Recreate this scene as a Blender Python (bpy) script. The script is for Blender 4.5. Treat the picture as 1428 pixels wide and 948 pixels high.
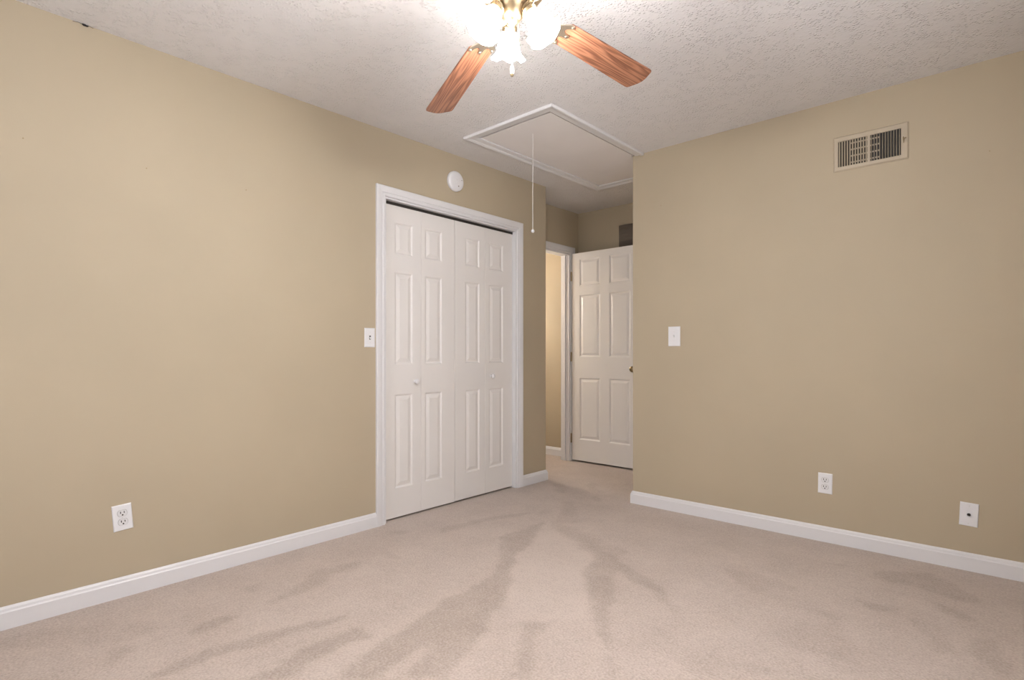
import bpy, bmesh, math, random
import numpy as np
from mathutils import Vector, Matrix

for o in list(bpy.data.objects):
    bpy.data.objects.remove(o)
S = bpy.context.scene
COL = S.collection
PI = math.pi

# ------------------------------------------------------------------ camera
CAM_H = 1.045
YAW = math.radians(41.67)
cam_d = bpy.data.cameras.new('camera')
cam_d.sensor_width = 36.0
cam_d.lens = 763.0 / 1428.0 * 36.0
cam_d.shift_y = 21.0 / 1428.0
cam_d.clip_start = 0.02
cam = bpy.data.objects.new('camera', cam_d)
cam.location = (0, 0, CAM_H)
cam.rotation_euler = (PI / 2, 0, YAW)
COL.objects.link(cam)
S.camera = cam

# ------------------------------------------------------------------ light and exposure
S.view_settings.view_transform = 'Standard'
S.view_settings.look = 'None'
S.view_settings.gamma = 1.0
S.view_settings.use_curve_mapping = False
S.view_settings.exposure = 0.19
SHADE_EMIT = 176.0
BULB_EMIT = 700.0           # radiance of the bulbs inside them
DAY_FILL_FRONT = 30.0             # light added through an unseen window behind the camera
DAY_FILL_SIDE = 32.0              # light added through an unseen side window
SKY = 0.5
HALL_FILL_EMIT = 108.0             # unseen fill lamp added in the hall
world = bpy.data.worlds.new('sky')
S.world = world
world.use_nodes = True
world.node_tree.nodes['Background'].inputs[0].default_value = (0.75, 0.86, 1.0, 1)
world.node_tree.nodes['Background'].inputs[1].default_value = SKY


def area(name, loc, rot, sx, sy, power, col):
    d = bpy.data.lights.new(name, 'AREA')
    d.shape = 'RECTANGLE'
    d.size = sx
    d.size_y = sy
    d.energy = power
    d.color = col
    o = bpy.data.objects.new(name, d)
    o.location = loc
    o.rotation_euler = rot
    COL.objects.link(o)
    return o


# area lamps outside two unseen windows, added to brighten the room
area('daylight_fill', (-1.45, -1.08, 1.45), (PI / 2, 0, 0), 1.1, 1.3, DAY_FILL_FRONT, (0.94, 0.94, 1.0))
area('daylight_fill', (0.80, 1.35, 1.5), (PI / 2, 0, PI / 2), 1.3, 1.2, DAY_FILL_SIDE, (0.94, 0.94, 1.0))


# ------------------------------------------------------------------ materials
def mat(name, col, rough=0.6, metal=0.0, spec=0.5):
    m = bpy.data.materials.new(name)
    m.use_nodes = True
    b = m.node_tree.nodes['Principled BSDF']
    b.inputs['Base Color'].default_value = (*col, 1)
    b.inputs['Roughness'].default_value = rough
    b.inputs['Metallic'].default_value = metal
    b.inputs['Specular IOR Level'].default_value = spec
    return m


def lin(r, g, b):
    f = lambda c: (c / 255 / 12.92) if c / 255 <= 0.04045 else ((c / 255 + 0.055) / 1.055) ** 2.4
    return (f(r), f(g), f(b))


def add_bump(m, scale, strength, dist=0.001, detail=3.0, kind='noise'):
    nt = m.node_tree
    tc = nt.nodes.new('ShaderNodeTexCoord')
    if kind == 'noise':
        t = nt.nodes.new('ShaderNodeTexNoise')
        t.inputs['Detail'].default_value = detail
    else:
        t = nt.nodes.new('ShaderNodeTexVoronoi')
    t.inputs['Scale'].default_value = scale
    bp = nt.nodes.new('ShaderNodeBump')
    bp.inputs['Strength'].default_value = strength
    bp.inputs['Distance'].default_value = dist
    nt.links.new(tc.outputs['Object'], t.inputs['Vector'])
    nt.links.new(t.outputs[0], bp.inputs['Height'])
    nt.links.new(bp.outputs[0], nt.nodes['Principled BSDF'].inputs['Normal'])
    return t


def vary(m, c1, c2, scale, detail=4.0, lo=0.35, hi=0.65, vec=(1, 1, 1)):
    nt = m.node_tree
    tc = nt.nodes.new('ShaderNodeTexCoord')
    mp = nt.nodes.new('ShaderNodeMapping')
    mp.inputs['Scale'].default_value = vec
    t = nt.nodes.new('ShaderNodeTexNoise')
    t.inputs['Scale'].default_value = scale
    t.inputs['Detail'].default_value = detail
    r = nt.nodes.new('ShaderNodeValToRGB')
    r.color_ramp.elements[0].position = lo
    r.color_ramp.elements[0].color = (*c1, 1)
    r.color_ramp.elements[1].position = hi
    r.color_ramp.elements[1].color = (*c2, 1)
    nt.links.new(tc.outputs['Object'], mp.inputs[0])
    nt.links.new(mp.outputs[0], t.inputs['Vector'])
    nt.links.new(t.outputs[0], r.inputs[0])
    nt.links.new(r.outputs[0], nt.nodes['Principled BSDF'].inputs['Base Color'])


M = {}
WALL = (0.46, 0.390, 0.283)
M['wall'] = mat('wall_paint', WALL, 0.62, spec=0.3)
vary(M['wall'], tuple(c * 0.97 for c in WALL), tuple(c * 1.03 for c in WALL), 1.3, 3.0)
add_bump(M['wall'], 180, 0.12, 0.0012)
M['trim'] = mat('white_gloss_paint', (0.73, 0.725, 0.74), 0.35)
M['door'] = mat('white_door_paint', (0.78, 0.755, 0.735), 0.42)
add_bump(M['door'], 90, 0.06, 0.0006, 4.0)
M['plastic'] = mat('white_plastic', (0.78, 0.78, 0.80), 0.3)
M['recept'] = mat('receptacle_plastic', (0.72, 0.72, 0.73), 0.3)
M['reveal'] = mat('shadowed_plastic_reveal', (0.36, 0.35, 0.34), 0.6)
M['dark'] = mat('dark_slot', (0.012, 0.01, 0.009), 0.6)
M['darkmetal'] = mat('dark_metal', (0.07, 0.065, 0.06), 0.4, 0.8)
M['steel'] = mat('steel', (0.55, 0.53, 0.5), 0.3, 1.0)
M['bronze'] = mat('antique_brass', (0.36, 0.28, 0.17), 0.28, 1.0)
M['brass'] = mat('polished_brass', (0.88, 0.80, 0.66), 0.30, 1.0)
M['hub'] = mat('aged_brass_hub', (0.34, 0.265, 0.17), 0.33, 1.0)
M['cord'] = mat('white_cord', (0.85, 0.83, 0.80), 0.6)
M['vent'] = mat('vent_enamel', (0.47, 0.40, 0.30), 0.45)
M['panel'] = mat('hatch_board', (0.56, 0.50, 0.45), 0.7)
vary(M['panel'], (0.78, 0.75, 0.74), (0.82, 0.79, 0.78), 2.5)
M['greybox'] = mat('dark_grey_cover', (0.11, 0.088, 0.07), 0.6)
M['attic'] = mat('attic_dark', (0.03, 0.025, 0.02), 0.9)

# textured ceiling: spattered plaster bumps
m = mat('spatter_ceiling', (0.76, 0.745, 0.745), 0.8, spec=0.2)
nt = m.node_tree
tc = nt.nodes.new('ShaderNodeTexCoord')
vo = nt.nodes.new('ShaderNodeTexVoronoi')          # droplets
vo.inputs['Scale'].default_value = 75
vo.inputs['Randomness'].default_value = 1.0
ds = nt.nodes.new('ShaderNodeTexNoise')            # makes them irregular
ds.inputs['Scale'].default_value = 90
ds.inputs['Detail'].default_value = 2
mk = nt.nodes.new('ShaderNodeTexNoise')            # where the spatter fell densely
mk.inputs['Scale'].default_value = 14
mk.inputs['Detail'].default_value = 3
rough = nt.nodes.new('ShaderNodeTexNoise')
rough.inputs['Scale'].default_value = 45
rough.inputs['Detail'].default_value = 4


def mt_(op, a, b=None, c=None, clamp=False):
    n = nt.nodes.new('ShaderNodeMath')
    n.operation = op
    n.use_clamp = clamp
    for i, v in enumerate((a, b, c)):
        if v is None:
            continue
        if isinstance(v, (int, float)):
            n.inputs[i].default_value = v
        else:
            nt.links.new(v, n.inputs[i])
    return n.outputs[0]


for n in (vo, ds, mk, rough):
    nt.links.new(tc.outputs['Object'], n.inputs['Vector'])
dist = mt_('MULTIPLY_ADD', ds.outputs[0], 0.45, vo.outputs['Distance'])
drop = mt_('SUBTRACT', 1.0, mt_('MULTIPLY', dist, 1.45), clamp=True)
dens = mt_('MULTIPLY', mt_('SUBTRACT', mk.outputs[0], 0.36), 5.0, clamp=True)
hgt = mt_('MULTIPLY_ADD', rough.outputs[0], 0.22, mt_('MULTIPLY', mt_('POWER', drop, 0.7), dens))
bp = nt.nodes.new('ShaderNodeBump')
bp.inputs['Strength'].default_value = 0.8
bp.inputs['Distance'].default_value = 0.009
nt.links.new(hgt, bp.inputs['Height'])
nt.links.new(bp.outputs[0], nt.nodes['Principled BSDF'].inputs['Normal'])
M['ceiling'] = m

# cut pile carpet: brushed strokes come from the 'pile' attribute of the floor mesh
m = mat('carpet', (0.6, 0.5, 0.45), 0.95, spec=0.1)
nt = m.node_tree
B = nt.nodes['Principled BSDF']
B.inputs['Sheen Weight'].default_value = 0.15
tc = nt.nodes.new('ShaderNodeTexCoord')
at = nt.nodes.new('ShaderNodeAttribute')
at.attribute_name = 'pile'
sp = nt.nodes.new('ShaderNodeTexNoise')     # tufts
sp.inputs['Scale'].default_value = 120
sp.inputs['Detail'].default_value = 3
cl = nt.nodes.new('ShaderNodeTexNoise')     # soft clouds
cl.inputs['Scale'].default_value = 4.5
cl.inputs['Detail'].default_value = 5
cl.inputs['Roughness'].default_value = 0.6
for n in (sp, cl):
    nt.links.new(tc.outputs['Object'], n.inputs['Vector'])


def mth(op, a, b=None, c=None, clamp=False):
    n = nt.nodes.new('ShaderNodeMath')
    n.operation = op
    n.use_clamp = clamp
    for i, v in enumerate((a, b, c)):
        if v is None:
            continue
        if isinstance(v, (int, float)):
            n.inputs[i].default_value = v
        else:
            nt.links.new(v, n.inputs[i])
    return n.outputs[0]


pile = at.outputs['Fac']
md = nt.nodes.new('ShaderNodeTexNoise')     # clumps of tufts
md.inputs['Scale'].default_value = 34
md.inputs['Detail'].default_value = 4
md.inputs['Roughness'].default_value = 0.65
nt.links.new(tc.outputs['Object'], md.inputs['Vector'])
f0 = mth('MULTIPLY_ADD', mth('SUBTRACT', sp.outputs[0], 0.5), 1.7, 0.31)
f1 = mth('MULTIPLY_ADD', mth('SUBTRACT', md.outputs[0], 0.5), 0.7, f0)
f2 = mth('MULTIPLY_ADD', mth('SUBTRACT', cl.outputs[0], 0.5), 0.75, f1)
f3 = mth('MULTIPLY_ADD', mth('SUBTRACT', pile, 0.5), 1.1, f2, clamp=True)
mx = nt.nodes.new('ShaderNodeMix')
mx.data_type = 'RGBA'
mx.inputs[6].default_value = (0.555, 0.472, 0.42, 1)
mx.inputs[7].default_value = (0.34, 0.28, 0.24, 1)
nt.links.new(f3, mx.inputs[0])
nt.links.new(mx.outputs[2], B.inputs['Base Color'])
bp = nt.nodes.new('ShaderNodeBump')
bp.inputs['Strength'].default_value = 0.5
bp.inputs['Distance'].default_value = 0.006
nt.links.new(sp.outputs[0], bp.inputs['Height'])
nt.links.new(bp.outputs[0], B.inputs['Normal'])
M['carpet'] = m

# oak-look fan blades, grain along the blade (local x)
m = mat('oak_blade', (0.4, 0.2, 0.1), 0.32)
nt = m.node_tree
B = nt.nodes['Principled BSDF']
tc = nt.nodes.new('ShaderNodeTexCoord')
mp = nt.nodes.new('ShaderNodeMapping')
mp.inputs['Scale'].default_value = (0.75, 11, 1)
na = nt.nodes.new('ShaderNodeTexNoise')
na.inputs['Scale'].default_value = 2.2
na.inputs['Detail'].default_value = 2
na.inputs['Distortion'].default_value = 0.25
wv = mth('SINE', mth('MULTIPLY', na.outputs[0], 60.0))
mp2 = nt.nodes.new('ShaderNodeMapping')
mp2.inputs['Scale'].default_value = (3, 240, 1)
nb = nt.nodes.new('ShaderNodeTexNoise')
nb.inputs['Scale'].default_value = 1.0
nb.inputs['Detail'].default_value = 3
nt.links.new(tc.outputs['Object'], mp.inputs[0])
nt.links.new(tc.outputs['Object'], mp2.inputs[0])
nt.links.new(mp.outputs[0], na.inputs['Vector'])
nt.links.new(mp2.outputs[0], nb.inputs['Vector'])
fa = mth('MULTIPLY_ADD', wv, 0.24, mth('MULTIPLY_ADD', nb.outputs[0], 0.7, 0.12), clamp=True)
rp = nt.nodes.new('ShaderNodeValToRGB')
rp.color_ramp.elements[0].position = 0.15
rp.color_ramp.elements[0].color = (0.16, 0.055, 0.028, 1)
rp.color_ramp.elements[1].position = 0.75
rp.color_ramp.elements[1].color = (0.44, 0.20, 0.115, 1)
nt.links.new(fa, rp.inputs[0])
nt.links.new(rp.outputs[0], B.inputs['Base Color'])
M['wood'] = m

# lit glass shade
m = bpy.data.materials.new('lit_frosted_glass')
m.use_nodes = True
B = m.node_tree.nodes['Principled BSDF']
B.inputs['Base Color'].default_value = (0.95, 0.93, 0.9, 1)
B.inputs['Emission Color'].default_value = (1.0, 0.975, 0.955, 1)
B.inputs['Emission Strength'].default_value = SHADE_EMIT
M['shade'] = m
m = m.copy()
m.name = 'lit_bulb'
m.node_tree.nodes['Principled BSDF'].inputs['Emission Strength'].default_value = BULB_EMIT
M['bulb'] = m

# window pane: clear thin glass
m = bpy.data.materials.new('window_glass')
m.use_nodes = True
nt = m.node_tree
nt.nodes.clear()
out = nt.nodes.new('ShaderNodeOutputMaterial')
tr = nt.nodes.new('ShaderNodeBsdfTransparent')
gl = nt.nodes.new('ShaderNodeBsdfGlossy')
gl.inputs['Roughness'].default_value = 0.02
ms = nt.nodes.new('ShaderNodeMixShader')
ms.inputs[0].default_value = 0.06
nt.links.new(tr.outputs[0], ms.inputs[1])
nt.links.new(gl.outputs[0], ms.inputs[2])
nt.links.new(ms.outputs[0], out.inputs[0])
M['glass'] = m


# ------------------------------------------------------------------ mesh helpers
def box(bm, x0, x1, y0, y1, z0, z1):
    r = bmesh.ops.create_cube(bm, size=1.0)
    sx, sy, sz = x1 - x0, y1 - y0, z1 - z0
    for v in r['verts']:
        v.co = Vector(((x0 + x1) / 2 + v.co.x * sx, (y0 + y1) / 2 + v.co.y * sy, (z0 + z1) / 2 + v.co.z * sz))
    return r['verts']


def rbox(bm, x0, x1, y0, y1, z0, z1, bev=0.002, seg=2):
    t = bmesh.new()
    box(t, x0, x1, y0, y1, z0, z1)
    bmesh.ops.bevel(t, geom=t.edges[:], offset=bev, segments=seg, affect='EDGES', profile=0.6)
    merge(bm, t)


def merge(bm, t, mtx=None):
    if mtx is not None:
        t.transform(mtx)
    me = bpy.data.meshes.new('tmp')
    t.to_mesh(me)
    t.free()
    bm.from_mesh(me)
    bpy.data.meshes.remove(me)


def lathe(bm, prof, seg=32, mtx=None, ruffle=None):
    """prof: list of (radius, z); open or closed at r=0. ruffle(i, angle) -> radius factor"""
    t = bmesh.new()
    rings = []
    for i, (r, z) in enumerate(prof):
        if r < 1e-6:
            rings.append([t.verts.new((0, 0, z))])
        else:
            ring = []
            for k in range(seg):
                a = 2 * PI * k / seg
                rr, zz = r, z
                if ruffle:
                    rr, zz = ruffle(i, a, r, z)
                ring.append(t.verts.new((rr * math.cos(a), rr * math.sin(a), zz)))
            rings.append(ring)
    for a, b in zip(rings, rings[1:]):
        if len(a) == 1 and len(b) == 1:
            continue
        for k in range(seg):
            k2 = (k + 1) % seg
            if len(a) == 1:
                t.faces.new((a[0], b[k2], b[k]))
            elif len(b) == 1:
                t.faces.new((a[k], a[k2], b[0]))
            else:
                t.faces.new((a[k], a[k2], b[k2], b[k]))
    bmesh.ops.recalc_face_normals(t, faces=t.faces[:])
    merge(bm, t, mtx)


def tube(bm, pts, r, seg=10, mtx=None):
    t = bmesh.new()
    pts = [Vector(p) for p in pts]
    rings = []
    for i, p in enumerate(pts):
        d = (pts[min(i + 1, len(pts) - 1)] - pts[max(i - 1, 0)]).normalized()
        up = Vector((0, 0, 1)) if abs(d.z) < 0.95 else Vector((1, 0, 0))
        u = d.cross(up).normalized()
        v = d.cross(u)
        rr = r[i] if isinstance(r, (list, tuple)) else r
        rings.append([t.verts.new(p + rr * (math.cos(2 * PI * k / seg) * u + math.sin(2 * PI * k / seg) * v)) for k in range(seg)])
    for a, b in zip(rings, rings[1:]):
        for k in range(seg):
            t.faces.new((a[k], a[(k + 1) % seg], b[(k + 1) % seg], b[k]))
    t.faces.new(rings[0][::-1])
    t.faces.new(rings[-1])
    bmesh.ops.recalc_face_normals(t, faces=t.faces[:])
    merge(bm, t, mtx)


def prism(bm, poly, z0, z1, mtx=None, bev=0.0):
    t = bmesh.new()
    vs = [t.verts.new((x, y, z0)) for x, y in poly]
    f = t.faces.new(vs)
    r = bmesh.ops.extrude_face_region(t, geom=[f])
    for v in r['geom']:
        if isinstance(v, bmesh.types.BMVert):
            v.co.z = z1
    bmesh.ops.recalc_face_normals(t, faces=t.faces[:])
    if bev:
        bmesh.ops.bevel(t, geom=t.edges[:], offset=bev, segments=2, affect='EDGES')
    merge(bm, t, mtx)


def sweep(bm, profile, path_fn, n):
    """profile: closed list of (a, b); path_fn(i, a, b) -> xyz for station i"""
    rings = [[bm.verts.new(path_fn(i, a, b)) for a, b in profile] for i in range(n)]
    k = len(profile)
    for p, q in zip(rings, rings[1:]):
        for j in range(k):
            bm.faces.new((p[j], p[(j + 1) % k], q[(j + 1) % k], q[j]))
    bm.faces.new(rings[0])
    bm.faces.new(rings[-1][::-1])
    bmesh.ops.recalc_face_normals(bm, faces=bm.faces[:])


def obj(name, bm, m, parent=None, smooth=False, loc=None, keep=None):
    me = bpy.data.meshes.new(name)
    if loc is not None:
        bm.transform(Matrix.Translation(-Vector(loc)))
    bm.to_mesh(me)
    bm.free()
    if smooth:
        for p in me.polygons:
            p.use_smooth = True
        try:
            me.set_sharp_from_angle(angle=math.radians(38))
        except Exception:
            pass
    me.materials.append(M[m])
    o = bpy.data.objects.new(name, me)
    COL.objects.link(o)
    if loc is not None:
        o.location = loc
    if parent is not None:
        o.parent = parent
        if loc is not None:                 # loc given in world space; parents are only translated or rotated roots
            o.location = Vector(loc) - parent.location
    return o


def empty(name, loc, rz=0.0):
    o = bpy.data.objects.new(name, None)
    o.location = loc
    o.rotation_euler = (0, 0, rz)
    o.empty_display_size = 0.1
    COL.objects.link(o)
    return o


def tag(o, label, cat, group=None, kind=None):
    o['label'] = label
    o['category'] = cat
    if group:
        o['group'] = group
    if kind:
        o['kind'] = kind
    return o


def copy_tree(o, parent=None):
    c = o.copy()
    COL.objects.link(c)
    if parent is not None:
        c.parent = parent
        c.matrix_parent_inverse = o.matrix_parent_inverse.copy()
    for ch in [x for x in bpy.data.objects if x.parent == o]:
        copy_tree(ch, c)
    return c


CEIL = 2.44


def ceil_z(y):
    return 2.41 + 0.012 * y


def tilt(bm):
    for v in bm.verts:
        if v.co.z > 2.3:
            v.co.z += ceil_z(v.co.y) - CEIL
    return bm


def struct(name, bm, m, label, cat, parent=None):
    o = obj(name, bm, m, parent)
    if parent is None:
        tag(o, label, cat, kind='structure')
    return o


# ------------------------------------------------------------------ room measures (metres)
XL = -2.835       # left wall face
YR = 3.458        # right-hand wall face
XC = -1.933       # its corner, where the entry recess begins
YE = 3.61         # end of the left wall
XE = -3.165       # entry wall face (doorway to the hall)
YB = 4.56         # back wall face
XS = 0.62         # side wall behind the camera's right
YF = -0.94        # front wall behind the camera

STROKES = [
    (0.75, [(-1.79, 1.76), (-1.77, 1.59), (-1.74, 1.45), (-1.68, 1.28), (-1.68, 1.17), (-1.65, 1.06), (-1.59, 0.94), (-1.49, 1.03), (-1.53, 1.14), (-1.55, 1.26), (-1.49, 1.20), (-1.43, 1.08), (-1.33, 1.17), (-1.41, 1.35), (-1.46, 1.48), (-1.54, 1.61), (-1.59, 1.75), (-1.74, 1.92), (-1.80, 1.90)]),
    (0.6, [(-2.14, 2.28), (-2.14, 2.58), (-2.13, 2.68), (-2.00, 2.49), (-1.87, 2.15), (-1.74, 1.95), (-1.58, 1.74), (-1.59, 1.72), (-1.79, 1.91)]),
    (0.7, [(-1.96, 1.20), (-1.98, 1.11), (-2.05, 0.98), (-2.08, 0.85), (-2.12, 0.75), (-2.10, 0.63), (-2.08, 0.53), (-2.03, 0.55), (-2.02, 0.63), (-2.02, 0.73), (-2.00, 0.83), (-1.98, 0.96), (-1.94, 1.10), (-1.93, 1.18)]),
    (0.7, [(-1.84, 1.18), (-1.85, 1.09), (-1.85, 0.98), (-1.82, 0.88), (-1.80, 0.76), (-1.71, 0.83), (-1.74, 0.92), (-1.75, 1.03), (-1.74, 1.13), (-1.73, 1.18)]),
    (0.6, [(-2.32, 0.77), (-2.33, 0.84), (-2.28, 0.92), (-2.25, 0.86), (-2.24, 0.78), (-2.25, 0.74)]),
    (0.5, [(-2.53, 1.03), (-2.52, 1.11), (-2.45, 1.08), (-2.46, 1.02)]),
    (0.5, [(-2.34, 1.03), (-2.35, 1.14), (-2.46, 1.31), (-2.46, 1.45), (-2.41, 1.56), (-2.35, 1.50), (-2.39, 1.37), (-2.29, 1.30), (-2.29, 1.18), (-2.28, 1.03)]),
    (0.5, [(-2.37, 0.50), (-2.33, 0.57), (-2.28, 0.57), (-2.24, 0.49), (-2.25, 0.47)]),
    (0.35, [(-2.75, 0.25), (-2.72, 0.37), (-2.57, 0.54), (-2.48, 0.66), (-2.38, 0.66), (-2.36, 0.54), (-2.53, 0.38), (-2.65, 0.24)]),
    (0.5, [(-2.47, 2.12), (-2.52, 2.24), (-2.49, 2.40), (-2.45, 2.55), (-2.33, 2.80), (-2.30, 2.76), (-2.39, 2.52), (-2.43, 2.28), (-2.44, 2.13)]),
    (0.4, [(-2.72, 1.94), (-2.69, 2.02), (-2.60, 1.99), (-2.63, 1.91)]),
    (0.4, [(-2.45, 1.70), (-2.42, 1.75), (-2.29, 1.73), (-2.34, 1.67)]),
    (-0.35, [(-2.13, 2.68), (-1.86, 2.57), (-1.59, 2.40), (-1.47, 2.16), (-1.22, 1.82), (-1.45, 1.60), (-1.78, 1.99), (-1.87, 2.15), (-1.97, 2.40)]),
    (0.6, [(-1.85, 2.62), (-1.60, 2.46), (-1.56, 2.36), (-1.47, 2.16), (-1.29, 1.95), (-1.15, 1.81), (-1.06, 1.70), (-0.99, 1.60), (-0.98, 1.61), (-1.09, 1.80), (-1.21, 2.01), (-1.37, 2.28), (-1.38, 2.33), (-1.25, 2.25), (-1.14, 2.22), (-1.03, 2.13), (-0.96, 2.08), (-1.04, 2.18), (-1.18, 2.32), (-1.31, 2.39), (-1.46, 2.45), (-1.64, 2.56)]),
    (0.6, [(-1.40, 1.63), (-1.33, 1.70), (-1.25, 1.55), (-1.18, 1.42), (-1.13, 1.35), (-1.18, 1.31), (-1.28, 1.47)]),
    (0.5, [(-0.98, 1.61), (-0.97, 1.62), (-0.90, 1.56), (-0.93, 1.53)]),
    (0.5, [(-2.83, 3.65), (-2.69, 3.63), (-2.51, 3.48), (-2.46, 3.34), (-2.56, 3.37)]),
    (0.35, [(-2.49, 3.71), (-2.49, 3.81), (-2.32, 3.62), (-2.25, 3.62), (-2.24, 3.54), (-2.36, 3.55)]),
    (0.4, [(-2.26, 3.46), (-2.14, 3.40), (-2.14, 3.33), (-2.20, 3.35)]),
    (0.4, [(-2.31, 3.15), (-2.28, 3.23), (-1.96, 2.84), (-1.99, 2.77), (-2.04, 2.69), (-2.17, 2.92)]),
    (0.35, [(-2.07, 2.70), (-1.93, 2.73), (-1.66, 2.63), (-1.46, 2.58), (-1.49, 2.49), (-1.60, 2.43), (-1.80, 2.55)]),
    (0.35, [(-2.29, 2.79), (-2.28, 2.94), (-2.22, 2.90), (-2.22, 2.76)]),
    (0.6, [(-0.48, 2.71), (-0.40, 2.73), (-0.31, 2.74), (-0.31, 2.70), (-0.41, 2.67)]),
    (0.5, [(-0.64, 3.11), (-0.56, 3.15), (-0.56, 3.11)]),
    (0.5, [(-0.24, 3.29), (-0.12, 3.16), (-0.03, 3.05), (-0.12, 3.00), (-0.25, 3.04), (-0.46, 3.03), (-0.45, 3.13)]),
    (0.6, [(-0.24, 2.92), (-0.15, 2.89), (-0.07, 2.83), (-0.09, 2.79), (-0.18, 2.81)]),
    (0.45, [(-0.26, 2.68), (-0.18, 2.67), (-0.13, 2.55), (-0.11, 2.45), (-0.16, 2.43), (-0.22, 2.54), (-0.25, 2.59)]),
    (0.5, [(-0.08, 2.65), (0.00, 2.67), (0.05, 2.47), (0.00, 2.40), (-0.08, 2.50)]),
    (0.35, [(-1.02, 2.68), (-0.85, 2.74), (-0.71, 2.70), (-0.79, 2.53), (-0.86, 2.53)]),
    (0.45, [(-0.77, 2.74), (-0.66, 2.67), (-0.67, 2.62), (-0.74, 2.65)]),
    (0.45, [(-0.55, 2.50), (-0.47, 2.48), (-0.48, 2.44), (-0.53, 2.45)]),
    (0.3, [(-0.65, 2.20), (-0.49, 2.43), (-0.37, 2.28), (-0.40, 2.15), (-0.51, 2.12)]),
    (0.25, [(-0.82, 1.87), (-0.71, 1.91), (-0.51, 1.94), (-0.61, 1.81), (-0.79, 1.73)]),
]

# ------------------------------------------------------------------ floor
def build_floor():
    x0, x1, y0, y1 = XL - 0.06, XS, YF, YB
    n = 0.0125
    nx = int((x1 - x0) / n)
    ny = int((y1 - y0) / n)
    xs = np.linspace(x0, x1, nx + 1)
    ys = np.linspace(y0, y1, ny + 1)
    gx, gy = np.meshgrid(xs, ys)
    px, py = gx.ravel(), gy.ravel()
    rng = np.random.default_rng(4)

    def field(step, amp):
        a = rng.normal(size=(int((y1 - y0) / step) + 3, int((x1 - x0) / step) + 3))
        u = (py - y0) / step
        v = (px - x0) / step
        i, j = u.astype(int), v.astype(int)
        fu, fv = u - i, v - j
        fu, fv = fu * fu * (3 - 2 * fu), fv * fv * (3 - 2 * fv)
        return amp * ((a[i, j] * (1 - fv) + a[i, j + 1] * fv) * (1 - fu) + (a[i + 1, j] * (1 - fv) + a[i + 1, j + 1] * fv) * fu)
    qx = px + field(0.10, 0.010) + field(0.03, 0.006)
    qy = py + field(0.10, 0.010) + field(0.03, 0.006)
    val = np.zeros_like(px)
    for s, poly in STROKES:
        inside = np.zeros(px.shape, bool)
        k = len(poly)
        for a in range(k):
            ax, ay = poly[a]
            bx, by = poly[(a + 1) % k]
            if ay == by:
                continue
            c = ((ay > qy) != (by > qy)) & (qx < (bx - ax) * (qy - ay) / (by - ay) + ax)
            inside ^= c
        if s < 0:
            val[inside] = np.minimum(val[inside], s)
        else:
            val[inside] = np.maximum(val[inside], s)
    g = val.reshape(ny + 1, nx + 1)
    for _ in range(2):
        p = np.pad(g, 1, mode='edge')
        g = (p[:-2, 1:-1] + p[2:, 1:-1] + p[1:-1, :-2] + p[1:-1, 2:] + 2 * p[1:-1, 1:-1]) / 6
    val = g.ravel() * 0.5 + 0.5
    verts = np.stack([px, py, np.zeros_like(px)], 1)
    idx = np.arange((nx + 1) * (ny + 1)).reshape(ny + 1, nx + 1)
    faces = np.stack([idx[:-1, :-1].ravel(), idx[:-1, 1:].ravel(), idx[1:, 1:].ravel(), idx[1:, :-1].ravel()], 1)
    nv = len(verts)
    # rim and underside so that the floor is a slab; the hall and closet carpet continues flat
    ex = [(x0, y0), (x1, y0), (x1, y1), (x0, y1)]
    cor = [idx[0, 0], idx[0, -1], idx[-1, -1], idx[-1, 0]]
    low = [(a, b, -0.10) for a, b in ex]
    allv = verts.tolist() + low
    fl = faces.tolist()
    L = [nv, nv + 1, nv + 2, nv + 3]
    fl.append([L[3], L[2], L[1], L[0]])
    h = [(-4.5, y0, 0), (x0, y0, 0), (x0, y1, 0), (-4.5, y1, 0), (-4.5, y0, -0.1), (x0, y0, -0.1), (x0, y1, -0.1), (-4.5, y1, -0.1)]
    b = len(allv)
    allv += h
    fl += [[b, b + 1, b + 2, b + 3], [b + 7, b + 6, b + 5, b + 4]]
    me = bpy.data.meshes.new('floor')
    me.from_pydata(allv, [], fl)
    a = me.attributes.new('pile', 'FLOAT', 'POINT')
    full = np.full(len(allv), 0.5, np.float32)
    full[:nv] = val
    a.data.foreach_set('value', full)
    me.materials.append(M['carpet'])
    o = bpy.data.objects.new('floor', me)
    COL.objects.link(o)
    tag(o, 'pinkish beige cut pile carpet with brushed vacuum strokes', 'floor', kind='structure')


build_floor()

# ------------------------------------------------------------------ ceiling, with the attic opening
HX0, HX1, HY0, HY1 = -2.49, -1.915, 2.475, 3.89     # attic hatch opening
bm = bmesh.new()
box(bm, -4.5, XS + 0.1, YF - 0.1, HY0, CEIL, CEIL + 0.1)
box(bm, -4.5, XS + 0.1, HY1, YB + 0.1, CEIL, CEIL + 0.1)
box(bm, -4.5, HX0, HY0, HY1, CEIL, CEIL + 0.1)
box(bm, HX1, XS + 0.1, HY0, HY1, CEIL, CEIL + 0.1)
struct('ceiling', tilt(bm), 'ceiling', 'white spattered plaster ceiling', 'ceiling')

# ------------------------------------------------------------------ walls
CY0, CY1, CZ = 2.0, 3.24, 2.025       # closet opening
T = 0.11
bm = bmesh.new()
box(bm, XL - T, XL, YF, CY0, 0, CEIL)
box(bm, XL - T, XL, CY0, CY1, CZ, CEIL)
box(bm, XL - T, XL, CY1, YE, 0, CEIL)
box(bm, XE - 0.02, XL - T, YE - T, YE, 0, CEIL)
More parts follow.
